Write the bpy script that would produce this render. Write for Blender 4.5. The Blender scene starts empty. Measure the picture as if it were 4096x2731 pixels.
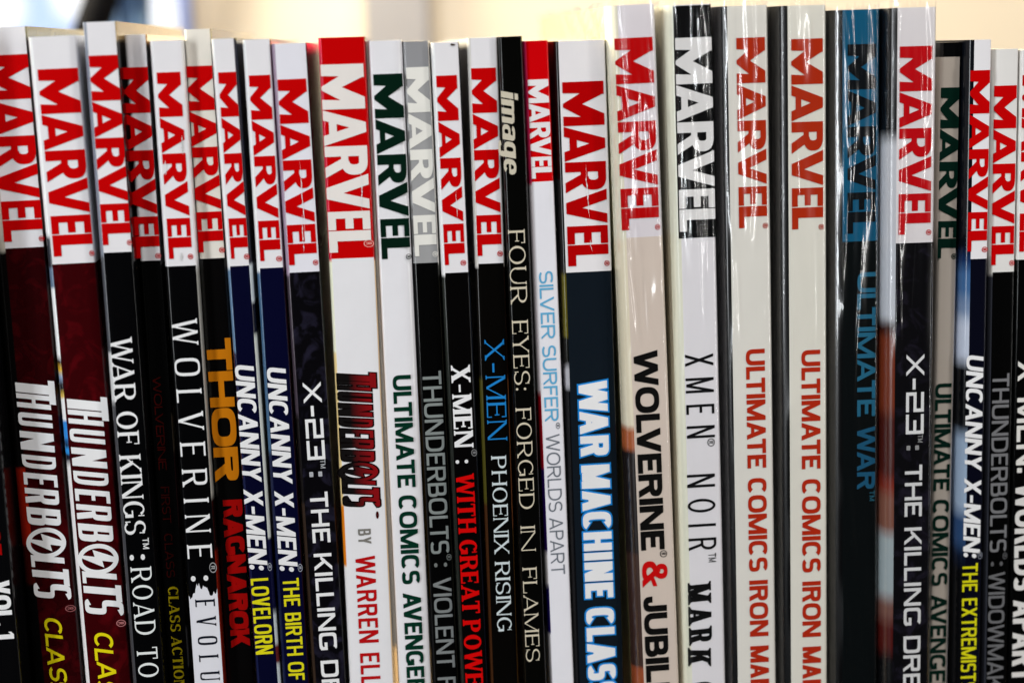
import bpy, bmesh, math, random
from mathutils import Vector, Matrix
from mathutils.geometry import delaunay_2d_cdt
random.seed(4)
S = bpy.context.scene
C = S.collection
R = math.radians
# ------------------------------------------------------------------ camera
LENS = 62.0; PITCH = 9.5; ROLL = -1.72; YAW = -4.0
CAM = Vector((-0.035, -0.500, 0.2565))
cd = bpy.data.cameras.new('camera'); cam = bpy.data.objects.new('camera', cd); C.objects.link(cam)
cd.lens = LENS; cd.sensor_width = 36.0; cd.clip_start = 0.01; cd.clip_end = 50
MW = Matrix.Translation(CAM) @ Matrix.Rotation(R(YAW), 4, 'Z') @ Matrix.Rotation(R(90 - PITCH), 4, 'X') @ Matrix.Rotation(R(ROLL), 4, 'Z')
cam.matrix_world = MW
S.camera = cam
cd.dof.use_dof = True; cd.dof.focus_distance = 0.511; cd.dof.aperture_fstop = 5.6
# ------------------------------------------------------------------ world, lamps, exposure
w = bpy.data.worlds.new('World'); S.world = w; w.use_nodes = True
w.node_tree.nodes['Background'].inputs[0].default_value = (0.75, 0.85, 1.0, 1)
w.node_tree.nodes['Background'].inputs[1].default_value = 0.008
S.view_settings.view_transform = 'Standard'; S.view_settings.look = 'None'
S.view_settings.exposure = 0; S.view_settings.gamma = 1; S.view_settings.use_curve_mapping = False

def lamp(name, loc, target, sx, sy, watts, col):
    l = bpy.data.lights.new(name, 'AREA'); l.shape = 'RECTANGLE'; l.size = sx; l.size_y = sy
    l.energy = watts; l.color = col
    o = bpy.data.objects.new(name, l); C.objects.link(o); o.location = loc
    d = Vector(target) - Vector(loc); o.rotation_euler = d.to_track_quat('-Z', 'Y').to_euler()
    return o
lamp('room_window_light', (-1.05, -0.95, 0.36), (0, 0, 0.16), 0.20, 0.90, 12.5, (0.93, 0.97, 1.0))
lamp('overhead_fill_light', (0.1, -0.85, 1.35), (0, 0, 0.14), 1.3, 0.8, 13.8, (1.0, 0.97, 0.96))  # broad unseen fill, added overhead to lift the shaded spines
lamp('room_side_light', (1.0, -0.62, 0.34), (0.05, 0, 0.17), 0.10, 0.9, 5.2, (1.0, 0.98, 0.95))
lamp('wall_window_light', (-0.52, 0.27, 0.52), (0.1, 0.05, 0.25), 0.3, 0.4, 17, (1.0, 0.88, 0.66))
lamp('back_wall_fill', (0.15, 0.10, 1.0), (0.05, 0.46, 0.22), 0.7, 0.25, 2.8, (1.0, 0.90, 0.74))  # unseen warm fill, added to light the wall and book tops

# ------------------------------------------------------------------ helpers
def lin(v):
    v /= 255.0
    return v / 12.92 if v <= 0.04045 else ((v + 0.055) / 1.055) ** 2.4
def rgb(c, k=1.12):
    return tuple(min(0.85, max(0.0006, lin(v) * k)) for v in c)

_m = {}
def nodes(name):
    m = bpy.data.materials.new(name); m.use_nodes = True
    nt = m.node_tree
    return m, nt, nt.nodes['Principled BSDF']
def N(nt, t, **kw):
    n = nt.nodes.new(t)
    for k, v in kw.items():
        if k in n.inputs: n.inputs[k].default_value = v
        else: setattr(n, k, v)
    return n
def laminate(c, rough=0.24, ink=False, spec=0.12, mottled=None):
    """printed, laminated cover paper: faint vertical creases, scuffs and tone drift"""
    key = (c, rough, ink, mottled)
    if key in _m: return _m[key]
    m, nt, b = nodes('printed_cover')
    L = nt.links.new
    tc = N(nt, 'ShaderNodeTexCoord')
    mp = N(nt, 'ShaderNodeMapping'); mp.inputs['Scale'].default_value = (420, 420, 14)
    L(tc.outputs['Object'], mp.inputs['Vector'])
    n1 = N(nt, 'ShaderNodeTexNoise', Scale=1.0, Detail=3.0); L(mp.outputs[0], n1.inputs['Vector'])
    n2 = N(nt, 'ShaderNodeTexNoise', Scale=55.0, Detail=5.0, Roughness=0.6); L(tc.outputs['Object'], n2.inputs['Vector'])
    base = rgb(c)
    mx = N(nt, 'ShaderNodeMix', data_type='RGBA')
    k = 0.90 if not ink else 0.86
    mx.inputs[6].default_value = tuple(v * k for v in base) + (1,)
    mx.inputs[7].default_value = tuple(min(.9, v * 1.05) for v in base) + (1,)
    L(n2.outputs['Fac'], mx.inputs[0])
    out = mx.outputs[2]
    if mottled:
        n3 = N(nt, 'ShaderNodeTexNoise', Scale=150.0, Detail=4.0, Distortion=1.2); L(tc.outputs['Object'], n3.inputs['Vector'])
        rp = N(nt, 'ShaderNodeValToRGB'); rp.color_ramp.elements[0].position = 0.5; rp.color_ramp.elements[1].position = 0.68
        L(n3.outputs['Fac'], rp.inputs[0])
        m2 = N(nt, 'ShaderNodeMix', data_type='RGBA'); L(rp.outputs[0], m2.inputs[0]); L(out, m2.inputs[6])
        m2.inputs[7].default_value = rgb(mottled) + (1,)
        out = m2.outputs[2]
    L(out, b.inputs['Base Color'])
    mr = N(nt, 'ShaderNodeMapRange'); mr.inputs[3].default_value = rough - 0.08; mr.inputs[4].default_value = rough + 0.02
    L(n1.outputs['Fac'], mr.inputs[0]); L(mr.outputs[0], b.inputs['Roughness'])
    b.inputs['Specular IOR Level'].default_value = spec
    bp = N(nt, 'ShaderNodeBump', Strength=0.06, Distance=0.0006)
    L(n1.outputs['Fac'], bp.inputs['Height']); L(bp.outputs[0], b.inputs['Normal'])
    b.inputs['Coat Weight'].default_value = .42; b.inputs['Coat Roughness'].default_value = .09; b.inputs['Coat IOR'].default_value = 1.45
    L(bp.outputs[0], b.inputs['Coat Normal'])
    _m[key] = m
    return m
def art(stops):
    """a strip of cover art: colours running down the book, one ramp along its height"""
    m = laminate((stops[0][1]), .24).copy(); m.name = 'cover_art'
    nt = m.node_tree; L = nt.links.new; b = nt.nodes['Principled BSDF']
    tc = N(nt, 'ShaderNodeTexCoord'); sp = N(nt, 'ShaderNodeSeparateXYZ'); mr = N(nt, 'ShaderNodeMapRange'); rp = N(nt, 'ShaderNodeValToRGB')
    mr.inputs[1].default_value = .28; mr.inputs[2].default_value = 0.0
    ns = N(nt, 'ShaderNodeTexNoise', Scale=260.0, Detail=2.0); ad = N(nt, 'ShaderNodeMath', operation='MULTIPLY_ADD'); ad.inputs[1].default_value = .0016
    L(tc.outputs['Object'], sp.inputs[0]); L(tc.outputs['Object'], ns.inputs['Vector']); L(ns.outputs['Fac'], ad.inputs[0]); L(sp.outputs['Z'], ad.inputs[2]); L(ad.outputs[0], mr.inputs[0]); L(mr.outputs[0], rp.inputs[0])
    el = rp.color_ramp.elements
    while len(el) > 1: el.remove(el[-1])
    el[0].position = stops[0][0]; el[0].color = rgb(stops[0][1]) + (1,)
    for p, c in stops[1:31]:
        e = el.new(p); e.color = rgb(c) + (1,)
    L(rp.outputs[0], b.inputs['Base Color'])
    return m
def plain(name, c, rough=0.6, spec=0.3):
    m, nt, b = nodes(name)
    tc = N(nt, 'ShaderNodeTexCoord'); n = N(nt, 'ShaderNodeTexNoise', Scale=9.0, Detail=5.0)
    nt.links.new(tc.outputs['Object'], n.inputs['Vector'])
    mx = N(nt, 'ShaderNodeMix', data_type='RGBA'); base = rgb(c, 1.0)
    mx.inputs[6].default_value = tuple(v * .92 for v in base) + (1,); mx.inputs[7].default_value = tuple(min(.9, v * 1.06) for v in base) + (1,)
    nt.links.new(n.outputs['Fac'], mx.inputs[0]); nt.links.new(mx.outputs[2], b.inputs['Base Color'])
    b.inputs['Roughness'].default_value = rough; b.inputs['Specular IOR Level'].default_value = spec
    return m
def paper_mat():
    m, nt, b = nodes('page_edges'); L = nt.links.new
    tc = N(nt, 'ShaderNodeTexCoord'); mp = N(nt, 'ShaderNodeMapping'); mp.inputs['Scale'].default_value = (5200, 60, 60)
    L(tc.outputs['Object'], mp.inputs[0])
    n = N(nt, 'ShaderNodeTexNoise', Scale=1.0, Detail=4.0); L(mp.outputs[0], n.inputs['Vector'])
    rp = N(nt, 'ShaderNodeValToRGB'); rp.color_ramp.elements[0].color = (0.36, 0.27, 0.15, 1); rp.color_ramp.elements[1].color = (0.74, 0.66, 0.50, 1)
    rp.color_ramp.elements[0].position = .3; rp.color_ramp.elements[1].position = .62
    L(n.outputs['Fac'], rp.inputs[0]); L(rp.outputs[0], b.inputs['Base Color']); b.inputs['Roughness'].default_value = .8
    bp = N(nt, 'ShaderNodeBump', Strength=.5, Distance=.0004); L(n.outputs['Fac'], bp.inputs['Height']); L(bp.outputs[0], b.inputs['Normal'])
    return m
PAGES = paper_mat()
def film_mat():
    m = bpy.data.materials.new('clear_film'); m.use_nodes = True; nt = m.node_tree; nt.nodes.clear(); L = nt.links.new
    out = N(nt, 'ShaderNodeOutputMaterial'); mix = N(nt, 'ShaderNodeMixShader')
    tr = N(nt, 'ShaderNodeBsdfTransparent'); gl = N(nt, 'ShaderNodeBsdfGlossy'); gl.inputs['Roughness'].default_value = .09
    lw = N(nt, 'ShaderNodeLayerWeight', Blend=.5); pw = N(nt, 'ShaderNodeMath', operation='POWER'); pw.inputs[1].default_value = 5
    fr = N(nt, 'ShaderNodeMath', operation='MULTIPLY_ADD'); fr.inputs[1].default_value = .9; fr.inputs[2].default_value = .085
    g2 = N(nt, 'ShaderNodeBsdfGlossy'); g2.inputs['Roughness'].default_value = .27
    gm = N(nt, 'ShaderNodeMixShader'); gm.inputs[0].default_value = .5; L(gl.outputs[0], gm.inputs[1]); L(g2.outputs[0], gm.inputs[2])
    L(lw.outputs['Facing'], pw.inputs[0]); L(pw.outputs[0], fr.inputs[0])
    tc = N(nt, 'ShaderNodeTexCoord'); mp = N(nt, 'ShaderNodeMapping'); mp.inputs['Scale'].default_value = (300, 300, 45)
    mp.inputs['Rotation'].default_value = (0, R(-14), 0)
    n = N(nt, 'ShaderNodeTexNoise', Scale=1.0, Detail=4.0, Roughness=.6); L(tc.outputs['Object'], mp.inputs[0]); L(mp.outputs[0], n.inputs['Vector'])
    bp = N(nt, 'ShaderNodeBump', Strength=.10, Distance=.0012); L(n.outputs['Fac'], bp.inputs['Height'])
    L(bp.outputs[0], gl.inputs['Normal'])
    L(fr.outputs[0], mix.inputs[0]); L(tr.outputs[0], mix.inputs[1]); L(gm.outputs[0], mix.inputs[2]); L(mix.outputs[0], out.inputs[0])
    return m
FILM = film_mat()

def obj(name, verts, faces, mats, parent=None, idx=None, smooth=None):
    me = bpy.data.meshes.new(name); me.from_pydata(verts, [], faces); me.update()
    for m in (mats if isinstance(mats, (list, tuple)) else [mats]): me.materials.append(m)
    if idx: me.polygons.foreach_set('material_index', idx)
    if smooth:
        me.polygons.foreach_set('use_smooth', [True] * len(me.polygons))
        me.set_sharp_from_angle(angle=R(smooth))
    o = bpy.data.objects.new(name, me); C.objects.link(o); o.parent = parent
    return o
def boxes(name, bl, mats, parent=None, bev=0):
    bm = bmesh.new()
    for (x0, x1, y0, y1, z0, z1) in bl:
        r = bmesh.ops.create_cube(bm, size=1)
        bmesh.ops.scale(bm, vec=(x1 - x0, y1 - y0, z1 - z0), verts=r['verts'])
        bmesh.ops.translate(bm, vec=((x0 + x1) / 2, (y0 + y1) / 2, (z0 + z1) / 2), verts=r['verts'])
    if bev: bmesh.ops.bevel(bm, geom=bm.edges[:], offset=bev, segments=2, affect='EDGES')
    me = bpy.data.meshes.new(name); bm.to_mesh(me); bm.free(); me.materials.append(mats)
    o = bpy.data.objects.new(name, me); C.objects.link(o); o.parent = parent
    return o
def tag(o, label=None, cat=None, group=None, kind=None):
    for k, v in (('label', label), ('category', cat), ('group', group), ('kind', kind)):
        if v: o[k] = v
    return o

# a photo pixel (of 4096 x 2731) on the upright plane y = yy, as a point in metres
FPX = LENS / 36.0 * 4096
MR = MW.to_3x3()
def at(px, py, yy=0.0):
    d = MR @ Vector(((px - 2048) / FPX, -(py - 1365.5) / FPX, -1))
    return CAM + d * ((yy - CAM.y) / d.y)

# ------------------------------------------------------------------ lettering
def sgp(c, p): return math.copysign(abs(c) ** p, c)
class Style:
    def __init__(s, w=1.0, tv=.2, th=.17, n=2.6, serif=0, con=1.0, slant=0, gap=.09, nib=0, space=.34):
        s.w0 = w; s.w, s.tv, s.th, s.n, s.serif, s.con, s.slant, s.gap, s.nib, s.space = w, tv, th, n, serif, con, slant, gap, nib, space
ST = {
 'grot':   Style(.92, .235, .19, 2.8, gap=.07),
 'cond':   Style(.62, .152, .135, 3.4, gap=.085, space=.26),
 'condb':  Style(.62, .17, .145, 3.4, gap=.12, space=.3),
 'light':  Style(.95, .105, .095, 2.2, gap=.10, space=.26),
 'lightb': Style(.95, .145, .13, 2.3, gap=.09, space=.26),
 'serif':  Style(1.0, .165, .065, 2.05, serif=.07, con=.48, nib=.05, gap=.07, space=.36),
 'serifs': Style(1.05, .135, .06, 2.05, serif=.07, con=.5, nib=.05, gap=.10, space=.45),
 'serifb': Style(1.12, .25, .10, 2.1, serif=.065, con=.55, nib=.07, gap=.05, space=.28),
 'stencil':Style(.95, .24, .07, 2.1, serif=.06, con=.4, nib=.06, gap=.08, space=.3),
 'square': Style(1.02, .19, .165, 5.5, gap=.13, space=.38),
 'heavyi': Style(.80, .235, .165, 2.8, slant=.16, gap=.06, space=.30),
 'heavy':  Style(.95, .27, .21, 2.6, gap=.05, space=.24),
 'black':  Style(.92, .27, .20, 3.2, gap=.075, space=.22), 'fat': Style(.92, .315, .235, 3.2, gap=.03, space=.22), 'small': Style(.92, .25, .2, 3.0, slant=.16, gap=.06),
 'evo':    Style(.62, .125, .07, 3.4, serif=.045, con=.55, gap=.5, space=.5),
 'thin':   Style(.85, .12, .09, 2.0, gap=.42, space=.75),
 'wide':   Style(1.1, .17, .12, 2.4, gap=.12, space=.9),
 'slab':   Style(.85, .24, .12, 2.6, serif=.11, con=.8, gap=.14, space=.4),
 'tb':     Style(.62, .165, .105, 4.0, slant=.13, gap=.02),
 'brush':  Style(.70, .17, .15, 2.2, slant=.22, gap=.04),
}
WID = dict(A=.80, B=.68, C=.72, D=.74, E=.60, F=.56, G=.76, H=.74, I=0, J=.50, K=.74, L=.56, M=.92, N=.76, O=.80, P=.66, Q=.8,
           R=.72, S=.64, T=.66, U=.72, V=.76, W=1.08, X=.74, Y=.72, Z=.66)
def rect(x0, y0, x1, y1): return [(x0, y0), (x1, y0), (x1, y1), (x0, y1)]
def par(xb, yb, xt, yt, wd): return [(xb, yb), (xb + wd, yb), (xt + wd, yt), (xt, yt)]
def ring(cx, cy, rx, ry, tv, th, a0, a1, n, seg=None):
    seg = seg or max(6, int(abs(a1 - a0) / 12)); P = []
    p = 2.0 / n
    def pt(a, x, y):
        c, s_ = math.cos(R(a)), math.sin(R(a)); return (cx + x * sgp(c, p), cy + y * sgp(s_, p))
    ix, iy = max(.01, rx - tv), max(.01, ry - th)
    for i in range(seg):
        a, b = a0 + (a1 - a0) * i / seg, a0 + (a1 - a0) * (i + 1) / seg
        P.append([pt(a, rx, ry), pt(b, rx, ry), pt(b, ix, iy), pt(a, ix, iy)])
    return P
def glyph(ch, s):
    tv, th, n = s.tv, s.th, s.n
    tn = tv * s.con                                     # thin stroke
    Wd = WID.get(ch, .5) * s.w + (0 if ch == 'I' else 0)
    P = []; stems = []                                   # stems: (x0, x1, y) ends that take a serif
    def st(x, wd, y0=0, y1=1, b=True, t=True):
        P.append(rect(x, y0, x + wd, y1))
        if b: stems.append((x, x + wd, y0, 1))
        if t: stems.append((x, x + wd, y1, -1))
    def dg(xb, yb, xt, yt, wd, b=True, t=True):
        P.append(par(xb, yb, xt, yt, wd))
        if b: stems.append((xb, xb + wd, yb, 1))
        if t: stems.append((xt, xt + wd, yt, -1))
    def nib(x, y0, y1):
        if s.nib: P.append(rect(x - s.nib, y0, x, y1))
    W = Wd
    if ch == 'I': W = tv; st(0, tv)
    elif ch == 'L': st(0, tv); P.append(rect(0, 0, W, th)); nib(W, 0, .26)
    elif ch == 'T': st(W / 2 - tv / 2, tv, t=False); P.append(rect(0, 1 - th, W, 1)); nib(W, .76, 1); nib(s.nib, .76, 1)
    elif ch in 'EF':
        st(0, tv); P.append(rect(0, 1 - th, W, 1)); nib(W, .76, 1)
        P.append(rect(0, .5 - th / 2 + .02, W * .86, .5 + th / 2 + .02)); nib(W * .86, .40, .64)
        if ch == 'E': P.append(rect(0, 0, W, th)); nib(W, 0, .25)
    elif ch == 'H': st(0, tv); st(W - tv, tv); P.append(rect(0, .5 - th / 2, W, .5 + th / 2))
    elif ch == 'U':
        r = min(.42, W * .5); st(0, tv, r, 1, b=False); st(W - (tn if s.con < .7 else tv), tn if s.con < .7 else tv, r, 1, b=False)
        P += ring(W / 2, r, W / 2, r, (tv + tn) / 2, th, 180, 360, n)
        if s.con < .7: P.append(rect(0, r - .02, tv, r + .02))
    elif ch == 'J':
        r = min(.34, W * .5); st(W - tv, tv, r, 1, b=False); P += ring(W / 2, r, W / 2, r, tv, th, 180, 360, n)
        P.append(rect(0, r - .01, tv, r + .06))
    elif ch == 'O': P += ring(W / 2, .5, W / 2, .5, tv, th, 0, 360, n, 40)
    elif ch in 'CG':
        a = 42; P += ring(W / 2, .5, W / 2, .5, tv, th, a, 360 - a, n, 30)
        if ch == 'G':
            P.append(rect(W - tv, .08, W, .46)); P.append(rect(W * .56, .46 - th, W, .46))
        nib(W * .93, .70, .98)
        if ch == 'C': nib(W * .95, .04, .22)
    elif ch == 'D':
        st(0, tv); c = W * .38; P += [rect(0, 0, c, th), rect(0, 1 - th, c, 1)]
        P += ring(c, .5, W - c, .5, tv, th, -90, 90, n, 22)
    elif ch in 'PRB':
        st(0, tv); c = W * .5; lo = .44 if ch != 'B' else .50 - th * .5
        ry = (1 - lo) / 2; P += [rect(0, 1 - th, c, 1), rect(0, lo, c, lo + th)]
        P += ring(c, 1 - ry, W * (.97 if ch != 'B' else .93) - c, ry, tv, th, -90, 90, n, 16)
        if ch == 'R': dg(W - tv * 1.08, 0, W * .40, lo + th * .6, tv * 1.08, t=False)
        if ch == 'B':
            hi = .50 + th * .5; ry = hi / 2; P.append(rect(0, 0, c, th))
            P += ring(c, ry, W - c, ry, tv, th, -90, 90, n, 16)
    elif ch == 'S':
        ry = (1 + th) / 4
        P += ring(W / 2, 1 - ry, W / 2, ry, tv * .95, th, 28, 272, n, 20)
        P += ring(W / 2, ry, W / 2, ry, tv * .95, th, 92, -152, n, 20)
        nib(W * .93, .70, .95); nib(s.nib * 1.3, .05, .30)
    elif ch == 'A':
        a = tn * 1.05; b = tv * 1.05; ap = W / 2 - b / 2
        dg(0, 0, ap + b - a if s.con < .7 else W / 2 - a / 2, 1, a, t=False); dg(W - b, 0, ap, 1, b, t=False)
        P.append(rect(W * .2, .22, W * .8, .22 + th * .9))
    elif ch == 'V':
        a = tv * 1.05; b = tn * 1.05; dg(W / 2 - a / 2, 0, 0, 1, a, b=False); dg(W / 2 - b / 2, 0, W - b, 1, b, b=False)
    elif ch == 'W':
        a = tv * .98; b = tn * .98; q = W / 4
        dg(q - a * .5, 0, 0, 1, a, b=False); dg(q - b * .5, 0, 2 * q - b * .5, 1, b, b=False, t=False)
        dg(3 * q - a * .5, 0, 2 * q - a * .5, 1, a, b=False, t=False); dg(3 * q - b * .5, 0, W - b, 1, b, b=False)
    elif ch == 'M':
        st(0, tn); st(W - tv, tv, t=True); a = tv * 1.0; b = tn * 1.0
        dg(W / 2 - a / 2, 0.02, 0, 1, a, b=False, t=False); dg(W / 2 - b / 2, 0.02, W - b, 1, b, b=False, t=False)
    elif ch == 'N':
        st(0, tn); st(W - tn, tn, b=False); dg(W - tv * 1.12, 0, 0, 1, tv * 1.12, b=False, t=False)
    elif ch == 'X':
        a = tv * 1.12; b = tn * 1.12; dg(W - a, 0, 0, 1, a); dg(0, 0, W - b, 1, b)
    elif ch == 'Y':
        a = tv * 1.08; b = tn * 1.08; st(W / 2 - tv / 2, tv, 0, .47, t=False)
        dg(W / 2 - a / 2, .42, 0, 1, a, b=False); dg(W / 2 - b / 2, .42, W - b, 1, b, b=False)
    elif ch == 'K':
        st(0, tv); b = tn * 1.2; a = tv * 1.15
        dg(tv * .6, .36, W - b, 1, b, b=False); dg(W - a, 0, W * .32, .62, a, t=False)
    elif ch == '1': W = .42; P += [rect(W - tv, 0, W, 1), [(0, .70), (W - tv, .83), (W - tv, 1), (0, .86)]]
    elif ch == '2':
        W = .68 * s.w; P += [rect(0, 1 - th, W, 1), rect(W - tv, .5 - th / 2, W, 1), rect(0, .5 - th / 2, W, .5 + th / 2), rect(0, 0, tv, .5 + th / 2), rect(0, 0, W, th)]
    elif ch == '3':
        W = .68 * s.w; P += [rect(0, 1 - th, W, 1), rect(W - tv, 0, W, 1), rect(W * .3, .5 - th / 2, W, .5 + th / 2), rect(0, 0, W, th)]
    elif ch == '-': W = .40 * s.w; P.append(rect(.02, .36, W - .02, .36 + max(th, .1)))
    elif ch == '.': W = tv * 1.1; P += ring(W / 2, W / 2, W / 2, W / 2, W / 2, W / 2, 0, 360, 2, 14)
    elif ch == ':':
        W = max(tv * 1.15, .13); r = W / 2
        for cy in (.16, .66): P += ring(r, cy, r, r, r - .004, r - .004, 0, 360, 2 if s.n < 5 else 8, 16)
    elif ch == '®':
        W = .26; P += ring(.13, .86, .13, .13, .025, .025, 0, 360, 2, 18)
        P += [rect(.085, .79, .11, .93), rect(.085, .905, .16, .93), rect(.085, .85, .16, .873), rect(.14, .85, .165, .93), par(.15, .79, .12, .86, .025)]
    elif ch == '™':
        W = .36; P += [rect(0, .94, .15, .98), rect(.06, .70, .09, .98), rect(.18, .70, .21, .98), rect(.33, .70, .36, .98), par(.255, .72, .18, .98, .03), par(.255, .72, .33, .98, .03)]
    elif ch == '&':
        W = .80; P += ring(.34, .76, .24, .24, .17, .15, 0, 360, 2.4, 20); P += ring(.34, .30, .34, .30, .2, .17, 60, 330, 2.4, 24)
        P += [par(.60, 0, .12, .72, .22), [(.52, .30), (.80, .42), (.80, .58), (.52, .46)]]
    # lower case, only for the small logo word
    elif ch == 'i': W = .26; P += [rect(0, 0, W, .72), rect(0, .80, W, 1)]
    elif ch == 'm': W = 1.0; P += [rect(0, 0, .25, .74), rect(.375, 0, .625, .68), rect(.75, 0, 1, .6)] + ring(.3, .5, .32, .24, .2, .13, 0, 180, 3, 12) + ring(.7, .5, .30, .24, .2, .13, 0, 180, 3, 12)
    elif ch == 'a': W = .66; P += ring(.30, .24, .30, .24, .2, .12, 0, 360, 2.6, 20) + [rect(.42, 0, .66, .55)] + ring(.34, .52, .32, .22, .2, .13, 0, 165, 3, 12)
    elif ch == 'g': W = .68; P += ring(.32, .40, .32, .34, .22, .13, 0, 360, 2.8, 20) + [rect(.44, -.1, .68, .74)] + ring(.34, -.06, .34, .22, .2, .13, 190, 360, 3, 12)
    elif ch == 'e': W = .66; P += ring(.33, .37, .33, .37, .22, .14, 0, 318, 2.6, 24) + [rect(.1, .32, .62, .42)]
    if s.serif:
        e = s.serif; h = max(.04, th * .62)
        for (x0, x1, y, d) in stems:
            xa, xb = x0 - e, x1 + e
            P.append(rect(xa, y if d > 0 else y - h, xb, y + h if d > 0 else y))
            k = e * .6                                   # small brackets
            if d > 0: P.append([(x0 - k, y + h), (x1 + k, y + h), (x1, y + h + k), (x0, y + h + k)])
            else: P.append([(x0, y - h - k), (x1, y - h - k), (x1 + k, y - h), (x0 - k, y - h)])
    return P, W
def area2(p): return sum(p[i][0] * p[(i + 1) % len(p)][1] - p[(i + 1) % len(p)][0] * p[i][1] for i in range(len(p)))
def grown(p, d):
    """convex polygon pushed out by d"""
    q = p if area2(p) > 0 else p[::-1]
    q = [v for i, v in enumerate(q) if (Vector(v) - Vector(q[i - 1])).length > 1e-5]
    o = []; k = len(q)
    for i in range(k):
        a, b, c = Vector(q[i - 1]), Vector(q[i]), Vector(q[(i + 1) % k])
        n1 = (b - a).normalized(); n2 = (c - b).normalized()
        n1 = Vector((n1.y, -n1.x)); n2 = Vector((n2.y, -n2.x)); m = n1 + n2
        m = m / max(.35, m.length_squared) * 2 if m.length_squared > 1e-6 else n1
        o.append(tuple(b + m * d * min(1.0, 1.6 / max(m.length, 1e-6))))
    return o
_g = {}
def union(polys):
    """one flat sheet from overlapping polygons"""
    vs, fs = [], []
    for p in polys:
        q = [v for i, v in enumerate(p) if math.hypot(v[0] - p[i - 1][0], v[1] - p[i - 1][1]) > 1e-5]
        if len(q) < 3 or abs(area2(q)) < 1e-7: continue
        if area2(q) < 0: q = q[::-1]
        fs.append(list(range(len(vs), len(vs) + len(q)))); vs += [Vector(v) for v in q]
    r = delaunay_2d_cdt(vs, [], fs, 0, 1e-5)
    keep = [f for f, o in zip(r[2], r[5]) if o]
    return [tuple(v) for v in r[0]], keep
def gl(ch, key, s, grow):
    k = (ch, key, grow)
    if k not in _g:
        P, W = glyph(ch, s)
        if grow: P = P + [grown(p, grow) for p in P]
        _g[k] = (union(P), W)
    return _g[k]
KERN = {'LV': .16, 'LT': .12, 'LY': .12, 'AV': .13, 'VA': .13, 'WA': .10, 'AT': .08, 'TA': .08, 'AC': .03, 'FO': .03, 'RV': .03, 'PA': .08}
def kern(text, i, s): return KERN.get(text[i:i + 2], 0) * s.w
def layout(text, key, grow=0, wob=0):
    s = ST[key]; x = 0; V, F = [], []; inked = 0
    for i_, ch in enumerate(text):
        if ch == ' ': x += s.space * max(1, s.w / s.w0); continue
        (vs, fs), W = gl(ch, key, s, grow)
        b = len(V); dy = random.uniform(-wob, wob); ro = random.uniform(-wob, wob) * 1.5
        extra = s.serif
        x += extra * .7
        V += [(x + vx + s.slant * vy + ro * vy, vy + dy) for vx, vy in vs]; F += [[b + i for i in f] for f in fs]
        x += W + s.gap + extra * .7; inked = x - s.gap; x -= kern(text, i_, s)
    mn = min(v[0] for v in V) if not grow else 0
    return V, F, mn, inked + s.slant * .0
def measure(text, s, w):
    n_ = Style(); n_.__dict__.update(s.__dict__); n_.w = w; x = 0; e = 0
    for i_, ch in enumerate(text):
        if ch == ' ': x += s.space * max(1, w / s.w0); continue
        x += glyph(ch, n_)[1] + s.gap + s.serif * 1.4; e = x - s.gap; x -= kern(text, i_, n_)
    return e
# the red block logo word, drawn letter by letter on a unit square (u along the word, v its height)
def block_logo():
    def sc(p, a, b): return [(a + (b - a) * x, y) for x, y in p]
    out = []
    M = [[(0, 0), (.25, 0), (.27, .5), (.28, 1), (0, 1)], [(.28, 1), (.25, .45), (.49, 0), (.53, .02), (.51, .47)], [(.49, 0), (.57, 0), (.80, .43), (.74, 1), (.51, .47)],
         [(.80, .40), (.78, 0), (1, 0), (1, 1), (.74, 1)], [(.25, .40), (.27, .40), (.30, 1), (.27, 1)]]
    A = [[(0, 0), (.27, 0), (.36, .13), (.46, .55), (.60, .55), (.62, 1), (.36, 1)], [(1, 0), (.62, 1), (.48, 1), (.48, .55), (.63, .13), (.73, 0)], rect(.33, .13, .66, .31)]
    A = [par(0, 0, .36, 1, .28), par(.72, 0, .36, 1, .28), rect(.24, .13, .76, .31)]
    RR = [rect(0, 0, .34, 1), rect(.30, .80, .55, 1), rect(.30, .38, .55, .55)] + ring(.5, .69, .46, .31, .34, .19, -90, 90, 2.4, 16) + [par(.70, 0, .34, .50, .34)]
    Vv = [par(.36, 0, 0, 1, .30), par(.40, 0, .70, 1, .27), ]
    E = [rect(0, 0, .38, 1), rect(0, 0, 1, .185), rect(0, .41, .94, .60), rect(0, .82, 1, 1)]
    Lx = [rect(0, 0, .48, 1), rect(0, 0, 1, .2)]
    for g, a, b in ((M, 0, .236), (A, .240, .428), (RR, .432, .592), (Vv, .583, .775), (E, .781, .880), (Lx, .885, 1.0)):
        out += [sc(p, a, b) for p in g]
    return union(out)
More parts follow.
